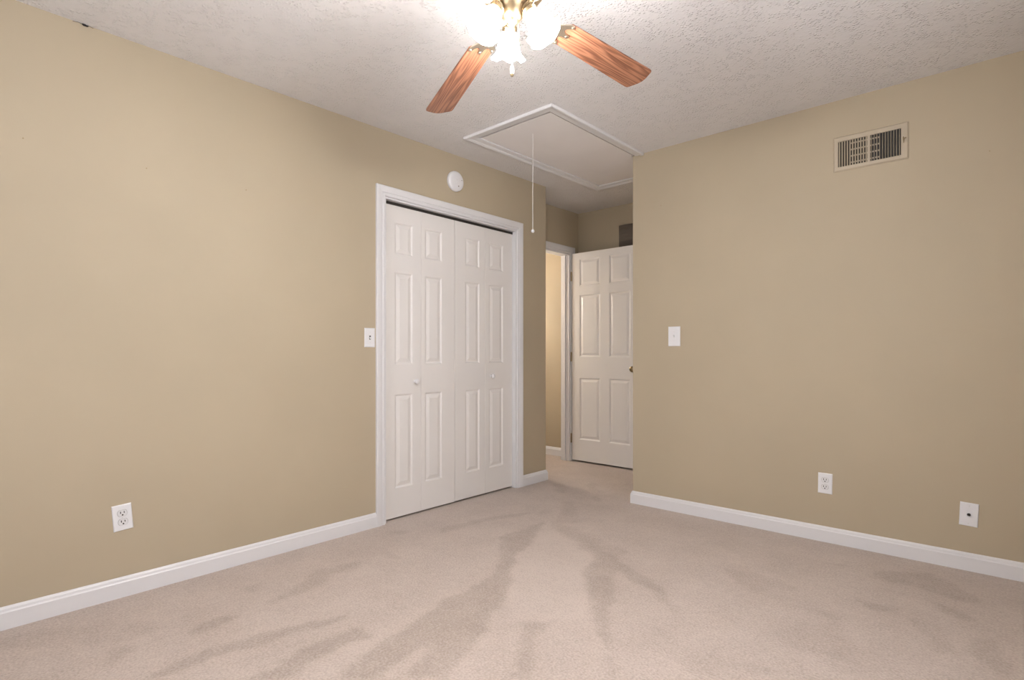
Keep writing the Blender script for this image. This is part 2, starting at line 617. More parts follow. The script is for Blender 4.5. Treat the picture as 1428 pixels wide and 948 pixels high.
# closet lining behind the doors
box(bm, XL - 0.72, XL - 0.70, CY0 - 0.3, YE - T, 0, CEIL)
box(bm, XL - 0.70, XL - T, CY0 - 0.3, CY0 - 0.28, 0, CEIL)
struct('wall_left', tilt(bm), 'wall', 'long tan painted wall with the closet in it', 'wall')

bm = bmesh.new()
box(bm, XC, XS, YR, YR + T, 0, CEIL)
box(bm, XC, XC + T, YR + T, YB, 0, CEIL)
struct('wall_right', tilt(bm), 'wall', 'tan painted wall with the air vent high on it', 'wall')

DY0, DY1, DZ = 3.68, 4.42, 2.045      # doorway to the hall
TE = 0.10
bm = bmesh.new()
box(bm, XE - TE, XE, YE, DY0, 0, CEIL)
box(bm, XE - TE, XE, DY0, DY1, DZ, CEIL)
box(bm, XE - TE, XE, DY1, YB, 0, CEIL)
struct('wall_entry', tilt(bm), 'wall', 'short tan wall over the open hall doorway', 'wall')
bm = bmesh.new()
box(bm, -4.5, XC + T, YB, YB + T, 0, CEIL)
struct('wall_back', tilt(bm), 'wall', 'tan back wall of the entry recess and the hall', 'wall')
bm = bmesh.new()
box(bm, -4.5, -4.4, YF, YB, 0, CEIL)
box(bm, -4.4, XE - 0.02, YE - T, YE - 0.01, 0, CEIL)
struct('wall_hall', tilt(bm), 'wall', 'tan hall wall beyond the doorway', 'wall')


def wall_with_window(axis, pos, thick, a0, a1, w0, w1, z0, z1):
    bm = bmesh.new()

    def bb(p0, p1, q0, q1):
        if axis == 'y':
            box(bm, p0, p1, min(pos, pos + thick), max(pos, pos + thick), q0, q1)
        else:
            box(bm, min(pos, pos + thick), max(pos, pos + thick), p0, p1, q0, q1)
    bb(a0, w0, 0, CEIL)
    bb(w1, a1, 0, CEIL)
    bb(w0, w1, 0, z0)
    bb(w0, w1, z1, CEIL)
    return tilt(bm)


struct('wall_front', wall_with_window('y', YF, -0.1, -4.5, XS + 0.1, -2.0, -0.9, 0.8, 2.1), 'wall',
       'tan wall behind the camera with an added window', 'wall')
struct('wall_side', wall_with_window('x', XS, 0.1, YF, YR + T, 0.7, 2.0, 0.9, 2.1), 'wall',
       'tan side wall with an added window', 'wall')


def window(name, axis, pos, w0, w1, z0, z1, label):
    def bb(bm, p0, p1, d0, d1, q0, q1):
        if axis == 'y':
            box(bm, p0, p1, pos - d1, pos - d0, q0, q1)
        else:
            box(bm, pos + d0, pos + d1, p0, p1, q0, q1)
    c = (w0 + w1) / 2
    root = empty(name, (c, pos, z0) if axis == 'y' else (pos, c, z0))
    tag(root, label, 'window', kind='structure')
    e = 0.001
    bm = bmesh.new()
    f = 0.045
    bb(bm, w0 + e, w0 + f, 0.0, 0.09, z0 + e, z1 - e)
    bb(bm, w1 - f, w1 - e, 0.0, 0.09, z0 + e, z1 - e)
    bb(bm, w0 + f, w1 - f, 0.0, 0.09, z1 - f, z1 - e)
    bb(bm, w0 + f, w1 - f, 0.0, 0.09, z0 + e, z0 + f)
    zc = (z0 + z1) / 2
    bb(bm, w0 + f, w1 - f, 0.02, 0.06, zc - 0.02, zc + 0.02)
    bb(bm, c - 0.012, c + 0.012, 0.03, 0.05, z0 + f, zc - 0.02)
    bb(bm, c - 0.012, c + 0.012, 0.03, 0.05, zc + 0.02, z1 - f)
    o = obj('window_frame', bm, 'trim', root, loc=root.location)
    bm = bmesh.new()
    bb(bm, w0 + f, w1 - f, 0.037, 0.041, z0 + f, z1 - f)
    obj('window_pane', bm, 'glass', root, loc=root.location)
    bm = bmesh.new()
    bb(bm, w0 - 0.05, w1 + 0.05, -0.05, -0.001, z0 - 0.02, z0 + 0.005)
    obj('window_sill', bm, 'trim', root, loc=root.location)


window('added_window_1', 'y', YF, -2.0, -0.9, 0.8, 2.1, 'unseen white sash window added behind the camera to light the room')  # this window and the next are unseen, added as light sources
window('added_window_2', 'x', XS, 0.7, 2.0, 0.9, 2.1, 'unseen white sash window added right of the camera to light the room')

# ------------------------------------------------------------------ baseboards
BH, BT = 0.086, 0.014
BPROF = [(0.0005, 0.0), (BT, 0.0), (BT, BH * 0.74), (BT * 0.72, BH * 0.80), (BT * 0.62, BH * 0.90), (BT * 0.3, BH * 0.97), (0.0005, BH)]


def baseboard(name, pts, side, label, m='trim'):
    """pts: wall-face polyline; side=+1 board sits to the left of travel"""
    bm = bmesh.new()
    P = [Vector((x, y, 0)) for x, y in pts]
    nrm = []
    for a, b in zip(P, P[1:]):
        d = (b - a).normalized()
        nrm.append(Vector((-d.y, d.x, 0)) * side)
    offs = []
    for i in range(len(P)):
        if i == 0:
            offs.append(nrm[0])
        elif i == len(P) - 1:
            offs.append(nrm[-1])
        else:
            s = nrm[i - 1] + nrm[i]
            offs.append(s / max(1e-6, (s.length_squared / 2)))

    def fn(i, a, b):
        p = P[i] + offs[i] * a
        return (p.x, p.y, b + 0.0005)
    sweep(bm, BPROF, fn, len(P))
    return struct(name, bm, m, label, 'baseboard')


baseboard('baseboard_left', [(XL, YF), (XL, 1.936)], -1, 'white baseboard along the wall left of the closet')
baseboard('baseboard_end', [(XL, 3.303), (XL, YE), (XE + 0.001, YE)], -1, 'short white baseboard between closet and entry recess')
baseboard('baseboard_right', [(XC, YB), (XC, YR), (XS, YR)], -1, 'long white baseboard under the outlets of the vented wall')
baseboard('baseboard_hall', [(-4.4, YB), (XE - TE, YB)], -1, 'white baseboard in the hall beyond the doorway')
baseboard('baseboard_back', [(XE, YB), (XC - 0.001 - BT, YB)], -1, 'white baseboard behind the open entry door')
baseboard('baseboard_side', [(XS, YR - BT), (XS, YF)], -1, 'white baseboard of the side wall')
baseboard('baseboard_front', [(XS - BT, YF), (XL + BT, YF)], -1, 'white baseboard of the wall behind the camera')

# ------------------------------------------------------------------ door casings
CPROF = [(0.0, 0.0005), (0.0, 0.008), (0.004, 0.0115), (0.016, 0.0125), (0.019, 0.0105), (0.023, 0.0135), (0.040, 0.0165),
         (0.052, 0.0175), (0.056, 0.0165), (0.058, 0.014), (0.058, 0.0005)]


def casing(bm, xf, y0, y1, z1, w=0.058, left=True, right=True, dirx=1):
    """door casing on a wall face x=xf looking to +x, around opening y0..y1 up to z1"""
    k = w / 0.058
    if left and right:
        st = [(y0, 0.0005, -1, 0), (y0, z1, -1, 1), (y1, z1, 1, 1), (y1, 0.0005, 1, 0)]
        sweep(bm, CPROF, lambda i, a, b: (xf + b * dirx, st[i][0] + st[i][2] * a * k, st[i][1] + st[i][3] * a * k), 4)


bm = bmesh.new()
casing(bm, XL, CY0, CY1, CZ, 0.064)
# jamb lining the closet opening
box(bm, XL - T, XL + 0.0005, CY0 + 0.0005, CY0 + 0.012, 0.001, CZ)
box(bm, XL - T, XL + 0.0005, CY1 - 0.012, CY1 - 0.0005, 0.001, CZ)
box(bm, XL - T, XL + 0.0005, CY0 + 0.012, CY1 - 0.012, CZ - 0.012, CZ - 0.0005)
closet_trim = struct('trim_1', bm, 'trim', 'white moulded casing around the bifold closet doors', 'door casing')
bm = bmesh.new()
box(bm, XL - 0.065, XL - 0.030, CY0 + 0.014, CY1 - 0.014, CZ - 0.022, CZ - 0.0125)
box(bm, XL - 0.036, XL - 0.030, CY0 + 0.014, CY1 - 0.014, CZ - 0.030, CZ - 0.022)
tr = obj('door_track', bm, 'darkmetal', closet_trim)
tr['label'] = 'dark metal sliding track over the closet doors'

bm = bmesh.new()
casing(bm, XE, DY0, DY1, DZ, 0.064)
box(bm, XE - TE, XE + 0.0005, DY0 + 0.0005, DY0 + 0.016, 0.001, DZ)
box(bm, XE - TE, XE + 0.0005, DY1 - 0.016, DY1 - 0.0005, 0.001, DZ)
box(bm, XE - TE, XE + 0.0005, DY0 + 0.016, DY1 - 0.016, DZ - 0.016, DZ - 0.0005)
box(bm, XE - 0.062, XE - 0.042, DY1 - 0.027, DY1 - 0.016, 0.001, DZ - 0.016)      # door stop
struct('trim_2', bm, 'trim', 'white casing and jamb of the hall doorway', 'door casing')


# ------------------------------------------------------------------ panelled doors
def panel_slab(bm, w, h, t, panels, depth=0.007, mould=0.013, bevel=0.026):
    """slab x 0..w, z 0..h, thickness y 0..t; front face at y=0 looking to -y; panels: (x0,x1,z0,z1); both faces carved"""
    xs = sorted({0.0, w} | {p[0] for p in panels} | {p[1] for p in panels})
    zs = sorted({0.0, h} | {p[2] for p in panels} | {p[3] for p in panels})
    for side in (0, 1):
        y0 = 0.0 if side == 0 else t
        s = 1 if side == 0 else -1
        for i in range(len(xs) - 1):
            for j in range(len(zs) - 1):
                cx, cz = (xs[i] + xs[i + 1]) / 2, (zs[j] + zs[j + 1]) / 2
                if any(p[0] < cx < p[1] and p[2] < cz < p[3] for p in panels):
                    continue
                f = [bm.verts.new((x, y0, z)) for x, z in ((xs[i], zs[j]), (xs[i + 1], zs[j]), (xs[i + 1], zs[j + 1]), (xs[i], zs[j + 1]))]
                bm.faces.new(f if side == 0 else f[::-1])
        for x0, x1, z0, z1 in panels:
            rings = []
            for off, d in ((0, 0), (mould * 0.35, depth * 0.25), (mould * 0.8, depth), (mould * 1.35, depth), (mould + bevel, depth * 0.15)):
                rings.append([bm.verts.new((x, y0 + s * d, z)) for x, z in
                              ((x0 + off, z0 + off), (x1 - off, z0 + off), (x1 - off, z1 - off), (x0 + off, z1 - off))])
            for a, b in zip(rings, rings[1:]):
                for k in range(4):
                    f = (a[k], a[(k + 1) % 4], b[(k + 1) % 4], b[k])
                    bm.faces.new(f if side == 0 else f[::-1])
            bm.faces.new(rings[-1] if side == 0 else rings[-1][::-1])
    for f in (((0, 0, 0), (0, 0, h), (0, t, h), (0, t, 0)), ((w, 0, 0), (w, t, 0), (w, t, h), (w, 0, h)),
              ((0, 0, 0), (0, t, 0), (w, t, 0), (w, 0, 0)), ((0, 0, h), (w, 0, h), (w, t, h), (0, t, h))):
        bm.faces.new([bm.verts.new(p) for p in f])
    bmesh.ops.remove_doubles(bm, verts=bm.verts[:], dist=1e-5)


XD = XL - 0.033        # front face of closet doors
# map slab (x, y, z) -> world (XD - y, y0 + x, z): local x runs along +Y, front looks +X
def to_left_wall(y0, z0):
    return Matrix(((0, -1, 0, XD), (1, 0, 0, y0), (0, 0, 1, z0), (0, 0, 0, 1)))


def closet_door(name, label, y0, y1, ztop, z0, pan, knob_y, knob_z):
    root = empty(name, (XD, (y0 + y1) / 2, 0))
    tag(root, label, 'bifold door', kind='structure')
    mid = (y0 + y1) / 2
    for k, (a, b) in enumerate(((y0, mid - 0.0008), (mid + 0.0008, y1))):
        bm = bmesh.new()
        p0, p1 = pan[k]
        ps = [(p0 - a, p1 - a, q0 - z0, q1 - z0) for q0, q1 in ((0.195, 0.795), (0.985, 1.575), (1.688, 1.892))]
        panel_slab(bm, b - a, ztop - z0, 0.034, ps)
        bm.transform(to_left_wall(a, z0))
        leaf = obj('door_leaf', bm, 'door', root, loc=root.location)
        if a <= knob_y <= b:
            bm = bmesh.new()
            mt = Matrix.Translation((XD, knob_y, knob_z)) @ Matrix.Rotation(PI / 2, 4, 'Y')
            lathe(bm, [(0, 0), (0.0105, 0), (0.0085, 0.004), (0.007, 0.010), (0.0095, 0.014), (0.0155, 0.019), (0.0175, 0.024),
                       (0.016, 0.029), (0.010, 0.0325), (0, 0.0335)], 24, mt)
            kb = obj('door_knob', bm, 'plastic', leaf, True)
            kb.location = -root.location
    # pivot pins at the track
    bm = bmesh.new()
    for yy in (y0 + 0.03, y1 - 0.03):
        tube(bm, [(XD - 0.017, yy, ztop - 0.002), (XD - 0.017, yy, CZ - 0.020)], 0.004, 8)
    obj('pivot_pin', bm, 'steel', root, loc=root.location)


closet_door('door_1', 'left white panelled bifold closet door', 2.014, 2.612, 1.998, 0.012, ((2.102, 2.245), (2.347, 2.496)), 2.262, 0.873)
closet_door('door_2', 'right white panelled bifold closet door nearer the hall', 2.616, 3.225, 2.004, 0.014, ((2.717, 2.862), (2.962, 3.118)), 2.985, 0.886)

# entry door, swung open into the recess; hinged at the far jamb, front (seen) face looks -Y
EW, EH, ET = 0.755, 2.022, 0.035
root = empty('door_3', (XE + 0.020, DY1 + 0.004, 0.018))
tag(root, 'white six panel entry door standing open against the back wall', 'door', kind='structure')
bm = bmesh.new()
hx = XE + 0.020
L0, L1, R0, R1 = -3.056 - hx, -2.822 - hx, -2.722 - hx, -2.500 - hx
pans = []
for a, b in ((L0, L1), (R0, R1)):
    pans += [(a, b, 0.205, 0.805), (a, b, 1.010, 1.612), (a, b, 1.698, 1.962)]
panel_slab(bm, EW, EH, ET, pans)
leaf = obj('door_leaf', bm, 'door', root)
for yy, sgn, face in ((0.0, -1, -1), (ET, 1, 1)):
    bm = bmesh.new()
    mt = Matrix.Translation((EW - 0.062, yy, 0.900)) @ Matrix.Rotation(PI / 2 * (1 if sgn < 0 else -1), 4, 'X')
    lathe(bm, [(0, 0), (0.031, 0), (0.031, 0.004), (0.022, 0.008), (0.011, 0.012), (0.010, 0.028), (0.016, 0.034), (0.026, 0.044),
               (0.0275, 0.052), (0.024, 0.060), (0.012, 0.066), (0, 0.067)], 28, mt)
    k = obj('door_knob', bm, 'bronze', leaf, True)
    k['label'] = 'antique brass round door knob'
for zz in (0.21, 1.01, 1.80):
    bm = bmesh.new()
    tube(bm, [(-0.008, -0.004, zz - 0.045), (-0.008, -0.004, zz + 0.045)], 0.0055, 12)
    tube(bm, [(-0.008, -0.004, zz + 0.045), (-0.008, -0.004, zz + 0.050)], [0.004, 0.002], 12)
    box(bm, -0.008, -0.001, -0.0035, 0.028, zz - 0.043, zz + 0.043)
    hg = obj('hinge', bm, 'bronze', root, True)
    hg['label'] = 'small antique brass hinge'

# ------------------------------------------------------------------ attic hatch
root = empty('attic_hatch', ((HX0 + HX1) / 2, (HY0 + HY1) / 2, ceil_z(3.1)))
tag(root, 'large rectangular attic hatch in the ceiling with white moulded frame', 'attic hatch')


def hz(y, d):
    return ceil_z(y) - d


HT = 0.020
TPROF = [(0, 0.0), (0.0, 0.005), (0.004, 0.0065), (0.036, 0.0085), (0.042, 0.012), (0.058, 0.0165), (0.065, 0.0155), (0.068, 0.011), (0.068, 0.0)]


def hatch_trim(p0, p1, out, m0, m1):
    """board along p0->p1 with outward direction out; m0, m1: how far the ends grow per unit of outward distance"""
    bm = bmesh.new()
    P0, P1, O = Vector((*p0, 0)), Vector((*p1, 0)), Vector((*out, 0))
    D = (P1 - P0).normalized()

    def fn(i, a, b):
        p = (P0 - D * a * m0) if i == 0 else (P1 + D * a * m1)
        p = p + O * a
        return (p.x, p.y, hz(p.y, b + 0.0003))
    sweep(bm, TPROF, fn, 2)
    o = obj('frame_board', bm, 'trim', root, loc=root.location)
    return o


ycut = YR - 0.003
hatch_trim((HX0, HY0), (HX1, HY0), (0, -1), 1, 1)
hatch_trim((HX0, HY0), (HX0, HY1), (-1, 0), 1, 1)
hatch_trim((HX0, HY1), (XC - 0.002, HY1), (0, 1), 1, 0)
hatch_trim((HX1, HY0), (HX1, ycut), (1, 0), 1, 0)
bm = bmesh.new()
g = 0.014
pan = []
for (x0, x1, y0, y1) in ((HX0 + 0.003, HX1 - g, HY0 + 0.026, ycut), (HX0 + 0.003, XC - g, ycut, HY1 - 0.004)):
    vs = box(bm, x0, x1, y0, y1, 0, 0.012)
    for v in vs:
        v.co.z = hz(v.co.y, -0.001) + v.co.z
o = obj('hatch_panel', bm, 'panel', root, loc=root.location)
bm = bmesh.new()
for x0, x1, y0, y1 in ((HX0 - 0.05, HX1 + 0.05, HY0 - 0.05, HY1 + 0.05),):
    vs = box(bm, x0, x1, y0, y1, 0.105, 0.125)
    for v in vs:
        v.co.z += ceil_z(v.co.y)
o = obj('attic_cover', bm, 'attic', root, loc=root.location)

# pull cord hanging from the hatch
CX_, CY_ = -2.203, 2.673
ztop = ceil_z(CY_)
root = empty('pull_cord', (CX_, CY_, ztop))
tag(root, 'thin white pull cord with a round bead hanging below the attic hatch', 'pull cord')
bm = bmesh.new()
tube(bm, [(0, 0, -0.0005), (0.0, 0, -0.2), (0, 0, 1.838 - ztop)], 0.0016, 8)
obj('cord', bm, 'cord', root, True)
bm = bmesh.new()
rr = 0.0105
lathe(bm, [(rr * math.sin(PI * k / 12), 1.829 - ztop + rr * math.cos(PI * k / 12)) for k in range(13)], 20)
obj('bead', bm, 'plastic', root, True)


# ------------------------------------------------------------------ wall plates.  Local frame: x right, y out of the wall towards -y, z up
def plate_mesh(w, h, d=0.0055, bev=0.0035):
    bm = bmesh.new()
    rings = []
    for off, dd in ((0, 0.0003), (0, -d * 0.35), (bev * 0.45, -d * 0.8), (bev, -d)):
        x, z = w / 2 - off, h / 2 - off
        rings.append([bm.verts.new(p) for p in ((-x, dd, -z), (x, dd, -z), (x, dd, z), (-x, dd, z))])
    for a, b in zip(rings, rings[1:]):
        for k in range(4):
            bm.faces.new((a[k], a[(k + 1) % 4], b[(k + 1) % 4], b[k]))
    bm.faces.new(rings[-1])
    bm.faces.new(rings[0][::-1])
    bmesh.ops.recalc_face_normals(bm, faces=bm.faces[:])
    return bm


RX = Matrix.Rotation(PI / 2, 4, 'X')      # lathe axis z -> -y


def screw(parent, x, z, y=-0.0055, r=0.0033):
    bm = bmesh.new()
    lathe(bm, [(r, 0), (r, 0.0006), (r * 0.7, 0.0012), (0, 0.0013)], 14, Matrix.Translation((x, y, z)) @ RX)
    s = obj('screw', bm, 'recept', parent, True)
    return s


def outlet(name, label, loc, rz, tiltang, w, h, mirror=False):
    root = empty(name, loc)
    root.rotation_euler = (0, tiltang, rz)
    tag(root, label, 'power outlet', 'duplex outlets low on the walls')
    obj('wall_plate', plate_mesh(w, h), 'plastic', root)
    for s in (1, -1):
        zc = s * h * 0.172
        bm = bmesh.new()
        pts = []
        for k in range(24):
            a = 2 * PI * k / 24
            x = 0.0175 * math.cos(a)
            z = 0.0175 * math.sin(a)
            z = max(-0.0135, min(0.0135, z))
            pts.append((x, z))
        k2 = [pts[0]]
        for p in pts[1:]:
            if abs(p[0] - k2[-1][0]) + abs(p[1] - k2[-1][1]) > 1e-5:
                k2.append(p)
        prism(bm, k2, 0.0, 0.0022, Matrix.Translation((0, -0.0054, zc)) @ RX)
        # a thin dark reveal around the receptacle
        rec = obj('receptacle', bm, 'recept', root)
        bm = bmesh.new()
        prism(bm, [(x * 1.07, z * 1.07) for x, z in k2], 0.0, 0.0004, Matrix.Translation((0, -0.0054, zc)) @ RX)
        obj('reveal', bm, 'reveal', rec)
        bm = bmesh.new()
        box(bm, -0.0082, -0.0050, -0.0081, -0.0074, zc - 0.001, zc + 0.0085)
        box(bm, 0.0050, 0.0080, -0.0081, -0.0074, zc - 0.0005, zc + 0.0078)
        lathe(bm, [(0.0032, 0), (0.0032, 0.0007), (0, 0.0007)], 14, Matrix.Translation((0, -0.0074, zc - 0.0072)) @ RX)
        obj('slot', bm, 'dark', rec)
    screw(root, 0, 0)
    return root


RIGHT = 0.0                 # plates on the right-hand wall look -Y already
LEFT = PI / 2               # on the left wall they look +X
outlet('power_outlet', 'white duplex outlet plate low on the wall left of the closet', (XL, 0.648, 0.343), LEFT, math.radians(-4.5), 0.072, 0.112)
outlet('power_outlet', 'white duplex outlet plate low on the wall under the air vent', (-0.7275, YR, 0.3265), RIGHT, math.radians(0.8), 0.071, 0.114)

root = empty('coax_plate', (-0.109, YR, 0.272))
root.rotation_euler = (0, math.radians(2.6), 0)
tag(root, 'white wall plate with a single cable jack near the right edge', 'cable plate')
obj('wall_plate', plate_mesh(0.071, 0.113), 'plastic', root)
bm = bmesh.new()
lathe(bm, [(0.0075, 0), (0.0075, 0.003), (0.0048, 0.003), (0.0048, 0.011), (0.003, 0.011), (0.003, 0.004), (0, 0.004)], 6, Matrix.Translation((0, -0.0054, 0.0)) @ RX)
o = obj('coax_jack', bm, 'darkmetal', root)
o['label'] = 'dark threaded cable connector'
screw(root, 0, 0.042)
screw(root, 0, -0.042)


def switch(name, label, loc, rz, w, h, up=1, dark_slot=False, cat='light switch', group=None):
    root = empty(name, loc)
    root.rotation_euler = (0, 0, rz)
    tag(root, label, cat, group)
    obj('wall_plate', plate_mesh(w, h), 'plastic', root)
    bm = bmesh.new()
    box(bm, -0.0052, 0.0052, -0.0062, -0.0053, -0.012, 0.012)
    o = obj('slot', bm, 'dark' if dark_slot else 'recept', root)
    bm = bmesh.new()
    t = bmesh.new()
    vs = box(t, -0.0038, 0.0038, -0.0175, -0.0055, -0.005, 0.005)
    for v in vs:
        if v.co.y < -0.01:
            v.co.x *= 0.75
            v.co.z = v.co.z * 0.6 + 0.008 * up
    bmesh.ops.bevel(t, geom=t.edges[:], offset=0.0008, segments=2, affect='EDGES')
    merge(bm, t)
    obj('toggle', bm, 'recept', root)
    screw(root, 0, 0.030)
    screw(root, 0, -0.030)
    return root


switch('light_switch', 'white toggle switch plate beside the closet casing', (XL, 1.893, 1.150), LEFT, 0.072, 0.116, -1, True)
switch('light_switch', 'white toggle switch plate on the wall beside the entry recess', (-1.623, YR, 1.170), RIGHT, 0.084, 0.132, 1)

# ------------------------------------------------------------------ round alarm above the closet
root = empty('smoke_alarm', (XL, 2.580, 2.252))
root.rotation_euler = (0, 0, LEFT)
tag(root, 'round white smoke alarm high on the wall above the closet', 'smoke alarm')
bm = bmesh.new()
lathe(bm, [(0, 0.0003), (0.068, 0.0003), (0.070, 0.004), (0.0695, 0.018), (0.066, 0.024), (0.058, 0.029), (0.040, 0.032), (0, 0.033)], 48, RX)
body = obj('alarm_body', bm, 'plastic', root, True)
bm = bmesh.new()
lathe(bm, [(0.004, 0), (0.004, 0.0008), (0, 0.0009)], 12, Matrix.Translation((0.012, -0.0325, -0.035)) @ RX)
obj('indicator_light', bm, 'greybox', body)
bm = bmesh.new()
lathe(bm, [(0.003, 0), (0.003, 0.0008), (0, 0.0009)], 12, Matrix.Translation((0.042, -0.0312, 0.012)) @ RX)
obj('sounder_hole', bm, 'greybox', body)
bm = bmesh.new()
lathe(bm, [(0.013, 0), (0.013, 0.002), (0.011, 0.003), (0, 0.0032)], 24, Matrix.Translation((-0.01, -0.0325, 0.0)) @ RX)
obj('test_button', bm, 'plastic', body, True)

# ------------------------------------------------------------------ air vent high on the right-hand wall
VX0, VX1, VZ0, VZ1 = -0.686, -0.346, 2.056, 2.246
vc = ((VX0 + VX1) / 2, YR, (VZ0 + VZ1) / 2)
root = empty('air_vent', vc)
tag(root, 'beige metal air register with vertical louvres high on the right wall', 'air vent')
GX0, GX1, GZ0, GZ1 = -0.663 - vc[0], -0.378 - vc[0], 2.079 - vc[2], 2.218 - vc[2]
mid = (-0.526 - 0.513) / 2 - vc[0]
hw, hh = (VX1 - VX0) / 2, (VZ1 - VZ0) / 2


def vent_frame():
    bm = bmesh.new()
    # bevelled outer skirt
    r = []
    for off, d in ((0, -0.0003), (0, -0.003), (0.006, -0.0085), (0.0, None)):
        if d is None:
            continue
        r.append([bm.verts.new(p) for p in ((-hw + off, d, -hh + off), (hw - off, d, -hh + off), (hw - off, d, hh - off), (-hw + off, d, hh - off))])
    for a, b in zip(r, r[1:]):
        for k in range(4):
            bm.faces.new((a[k], a[(k + 1) % 4], b[(k + 1) % 4], b[k]))
    y0, y1 = -0.0085, -0.0045
    o = 0.006
    box(bm, -hw + o, GX0, y0, y1, -hh + o, hh - o)
    box(bm, GX1, hw - o, y0, y1, -hh + o, hh - o)
    box(bm, GX0, GX1, y0, y1, -hh + o, GZ0)
    box(bm, GX0, GX1, y0, y1, GZ1, hh - o)
    box(bm, mid - 0.0065, mid + 0.0065, y0, y1, GZ0, GZ1)
    return bm


obj('vent_frame', vent_frame(), 'vent', root)
for bank, (a, b, ang) in enumerate(((GX0, mid - 0.0065, 48), (mid + 0.0065, GX1, -10))):
    bm = bmesh.new()
    n = 11
    for k in range(n):
        x = a + (b - a) * (k + 0.5) / n
        t = bmesh.new()
        box(t, -0.0008, 0.0008, -0.0055, 0.0035, GZ0, GZ1)
        t.transform(Matrix.Translation((x, -0.006, 0)) @ Matrix.Rotation(math.radians(ang), 4, 'Z'))
        merge(bm, t)
    obj('louvres', bm, 'vent', root)
bm = bmesh.new()
for k in range(4):
    z = GZ0 + (GZ1 - GZ0) * (k + 0.35) / 4
    box(bm, mid - 0.085, mid + 0.050, -0.0018, -0.0010, z, z + 0.008)
obj('damper', bm, 'vent', root)
bm = bmesh.new()
box(bm, GX0, GX1, -0.0008, -0.0003, GZ0, GZ1)
obj('duct_opening', bm, 'dark', root)
bm = bmesh.new()
tube(bm, [(hw - 0.022, -0.009, 0.020), (hw - 0.022, -0.013, 0.012), (hw - 0.020, -0.014, 0.0), (hw - 0.021, -0.010, -0.012)], 0.0022, 8)
tube(bm, [(hw - 0.021, -0.013, 0.006), (hw - 0.010, -0.018, 0.012)], 0.0020, 8)
lv = obj('damper_lever', bm, 'bronze', root, True)
lv['label'] = 'small dark adjusting lever'

# ------------------------------------------------------------------ dark grey cover above the entry door
root = empty('chime_cover', (-2.545, YB, 2.14))
tag(root, 'dark grey square cover on the back wall above the open door', 'wall cover')
bm = bmesh.new()
rbox(bm, -0.142, 0.142, -0.020, -0.0005, -0.132, 0.130, 0.004)
obj('cover', bm, 'greybox', root)
bm = bmesh.new()
for k in range(6):
    box(bm, -0.11, 0.11, -0.0225, -0.0200, -0.095 + k * 0.036, -0.089 + k * 0.036)
obj('cover_ribs', bm, 'greybox', root)

# ------------------------------------------------------------------ nails left in the walls, scuff at the ceiling line
nail_spots = [
    ((XL, 0.737, 1.875), LEFT, 'tiny dark nail high in the left wall, middle one of its three nails'),
    ((XL, 1.168, 1.876), LEFT, 'tiny nail in the left wall, the one closest to the closet'),
    ((XL, 0.325, 1.887), LEFT, 'tiny dark nail in the left wall, farthest from the closet'),
    ((-0.033, YR, 2.015), RIGHT, 'tiny dark nail in the right wall, right of the air vent'),
    ((-1.718, YR, 2.061), RIGHT, 'tiny nail in the right wall near its corner, left of the air vent'),
]
first = None
for loc, rz, lab in nail_spots:
    if first is None:
        bm = bmesh.new()
        lathe(bm, [(0.0014, 0), (0.0014, 0.003), (0.0026, 0.003), (0.0026, 0.0045), (0, 0.005)], 10, RX)
        n = first = obj('wall_nail', bm, 'bronze', None, True)
    else:
        n = first.copy()
        COL.objects.link(n)
    n.location = loc
    n.rotation_euler = (0, 0, rz)
    tag(n, lab, 'nail', 'nails left in the walls')

bm = bmesh.new()
rng = random.Random(3)
for k in range(7):
    c = Vector((0.003 + rng.uniform(0, 0.003), rng.uniform(-0.016, 0.014), -0.004 + rng.uniform(-0.003, 0.002)))
    lathe(bm, [(0, -0.003), (0.003, -0.0015), (0.0038, 0.0005), (0.002, 0.003), (0, 0.0035)], 8, Matrix.Translation(c))
for s in (-1, 1):
    tube(bm, [(0.003, 0, -0.003), (0.004, s * 0.018, -0.001), (0.002, s * 0.034, -0.004)], 0.0007, 6)
o = obj('cobweb_clump', bm, 'dark', None, True)
o.location = (XL, 0.512, ceil_z(0.512))
tag(o, 'small dark cobweb clump where the left wall meets the ceiling', 'cobweb')

# ------------------------------------------------------------------ ceiling fan with light kit
FX, FY = -1.12, 1.258
FZ = 2.123
ctop = ceil_z(FY)
fan = empty('ceiling_fan', (FX, FY, ctop))
tag(fan, 'ceiling fan with wooden blades, brass body and three lit glass shades', 'ceiling fan')


def fz(z):
    return z - ctop


bm = bmesh.new()
lathe(bm, [(0, fz(ctop) - 0.0005), (0.068, -0.0005), (0.070, -0.008), (0.064, -0.030), (0.045, -0.050), (0.020, -0.058), (0, -0.058)], 40)
obj('canopy', bm, 'brass', fan, True)
bm = bmesh.new()
tube(bm, [(0, 0, -0.055), (0, 0, fz(2.262))], 0.0125, 20)
obj('downrod', bm, 'brass', fan, True)
bm = bmesh.new()
lathe(bm, [(0, 2.270), (0.030, 2.268), (0.050, 2.262), (0.088, 2.250), (0.108, 2.232), (0.114, 2.212), (0.114, 2.190), (0.106, 2.172),
           (0.100, 2.166), (0.100, 2.158), (0.075, 2.150), (0.0, 2.150)], 48, Matrix.Translation((0, 0, -ctop)))
obj('motor_housing', bm, 'hub', fan, True)
bm = bmesh.new()
lathe(bm, [(0, 2.150), (0.045, 2.150), (0.048, 2.140), (0.046, 2.122), (0.040, 2.112), (0.036, 2.100), (0.034, 2.086), (0.026, 2.076), (0.018, 2.072),
           (0.016, 2.064), (0.009, 2.058), (0.006, 2.050), (0, 2.047)], 40, Matrix.Translation((0, 0, -ctop)))
obj('light_kit_hub', bm, 'hub', fan, True)

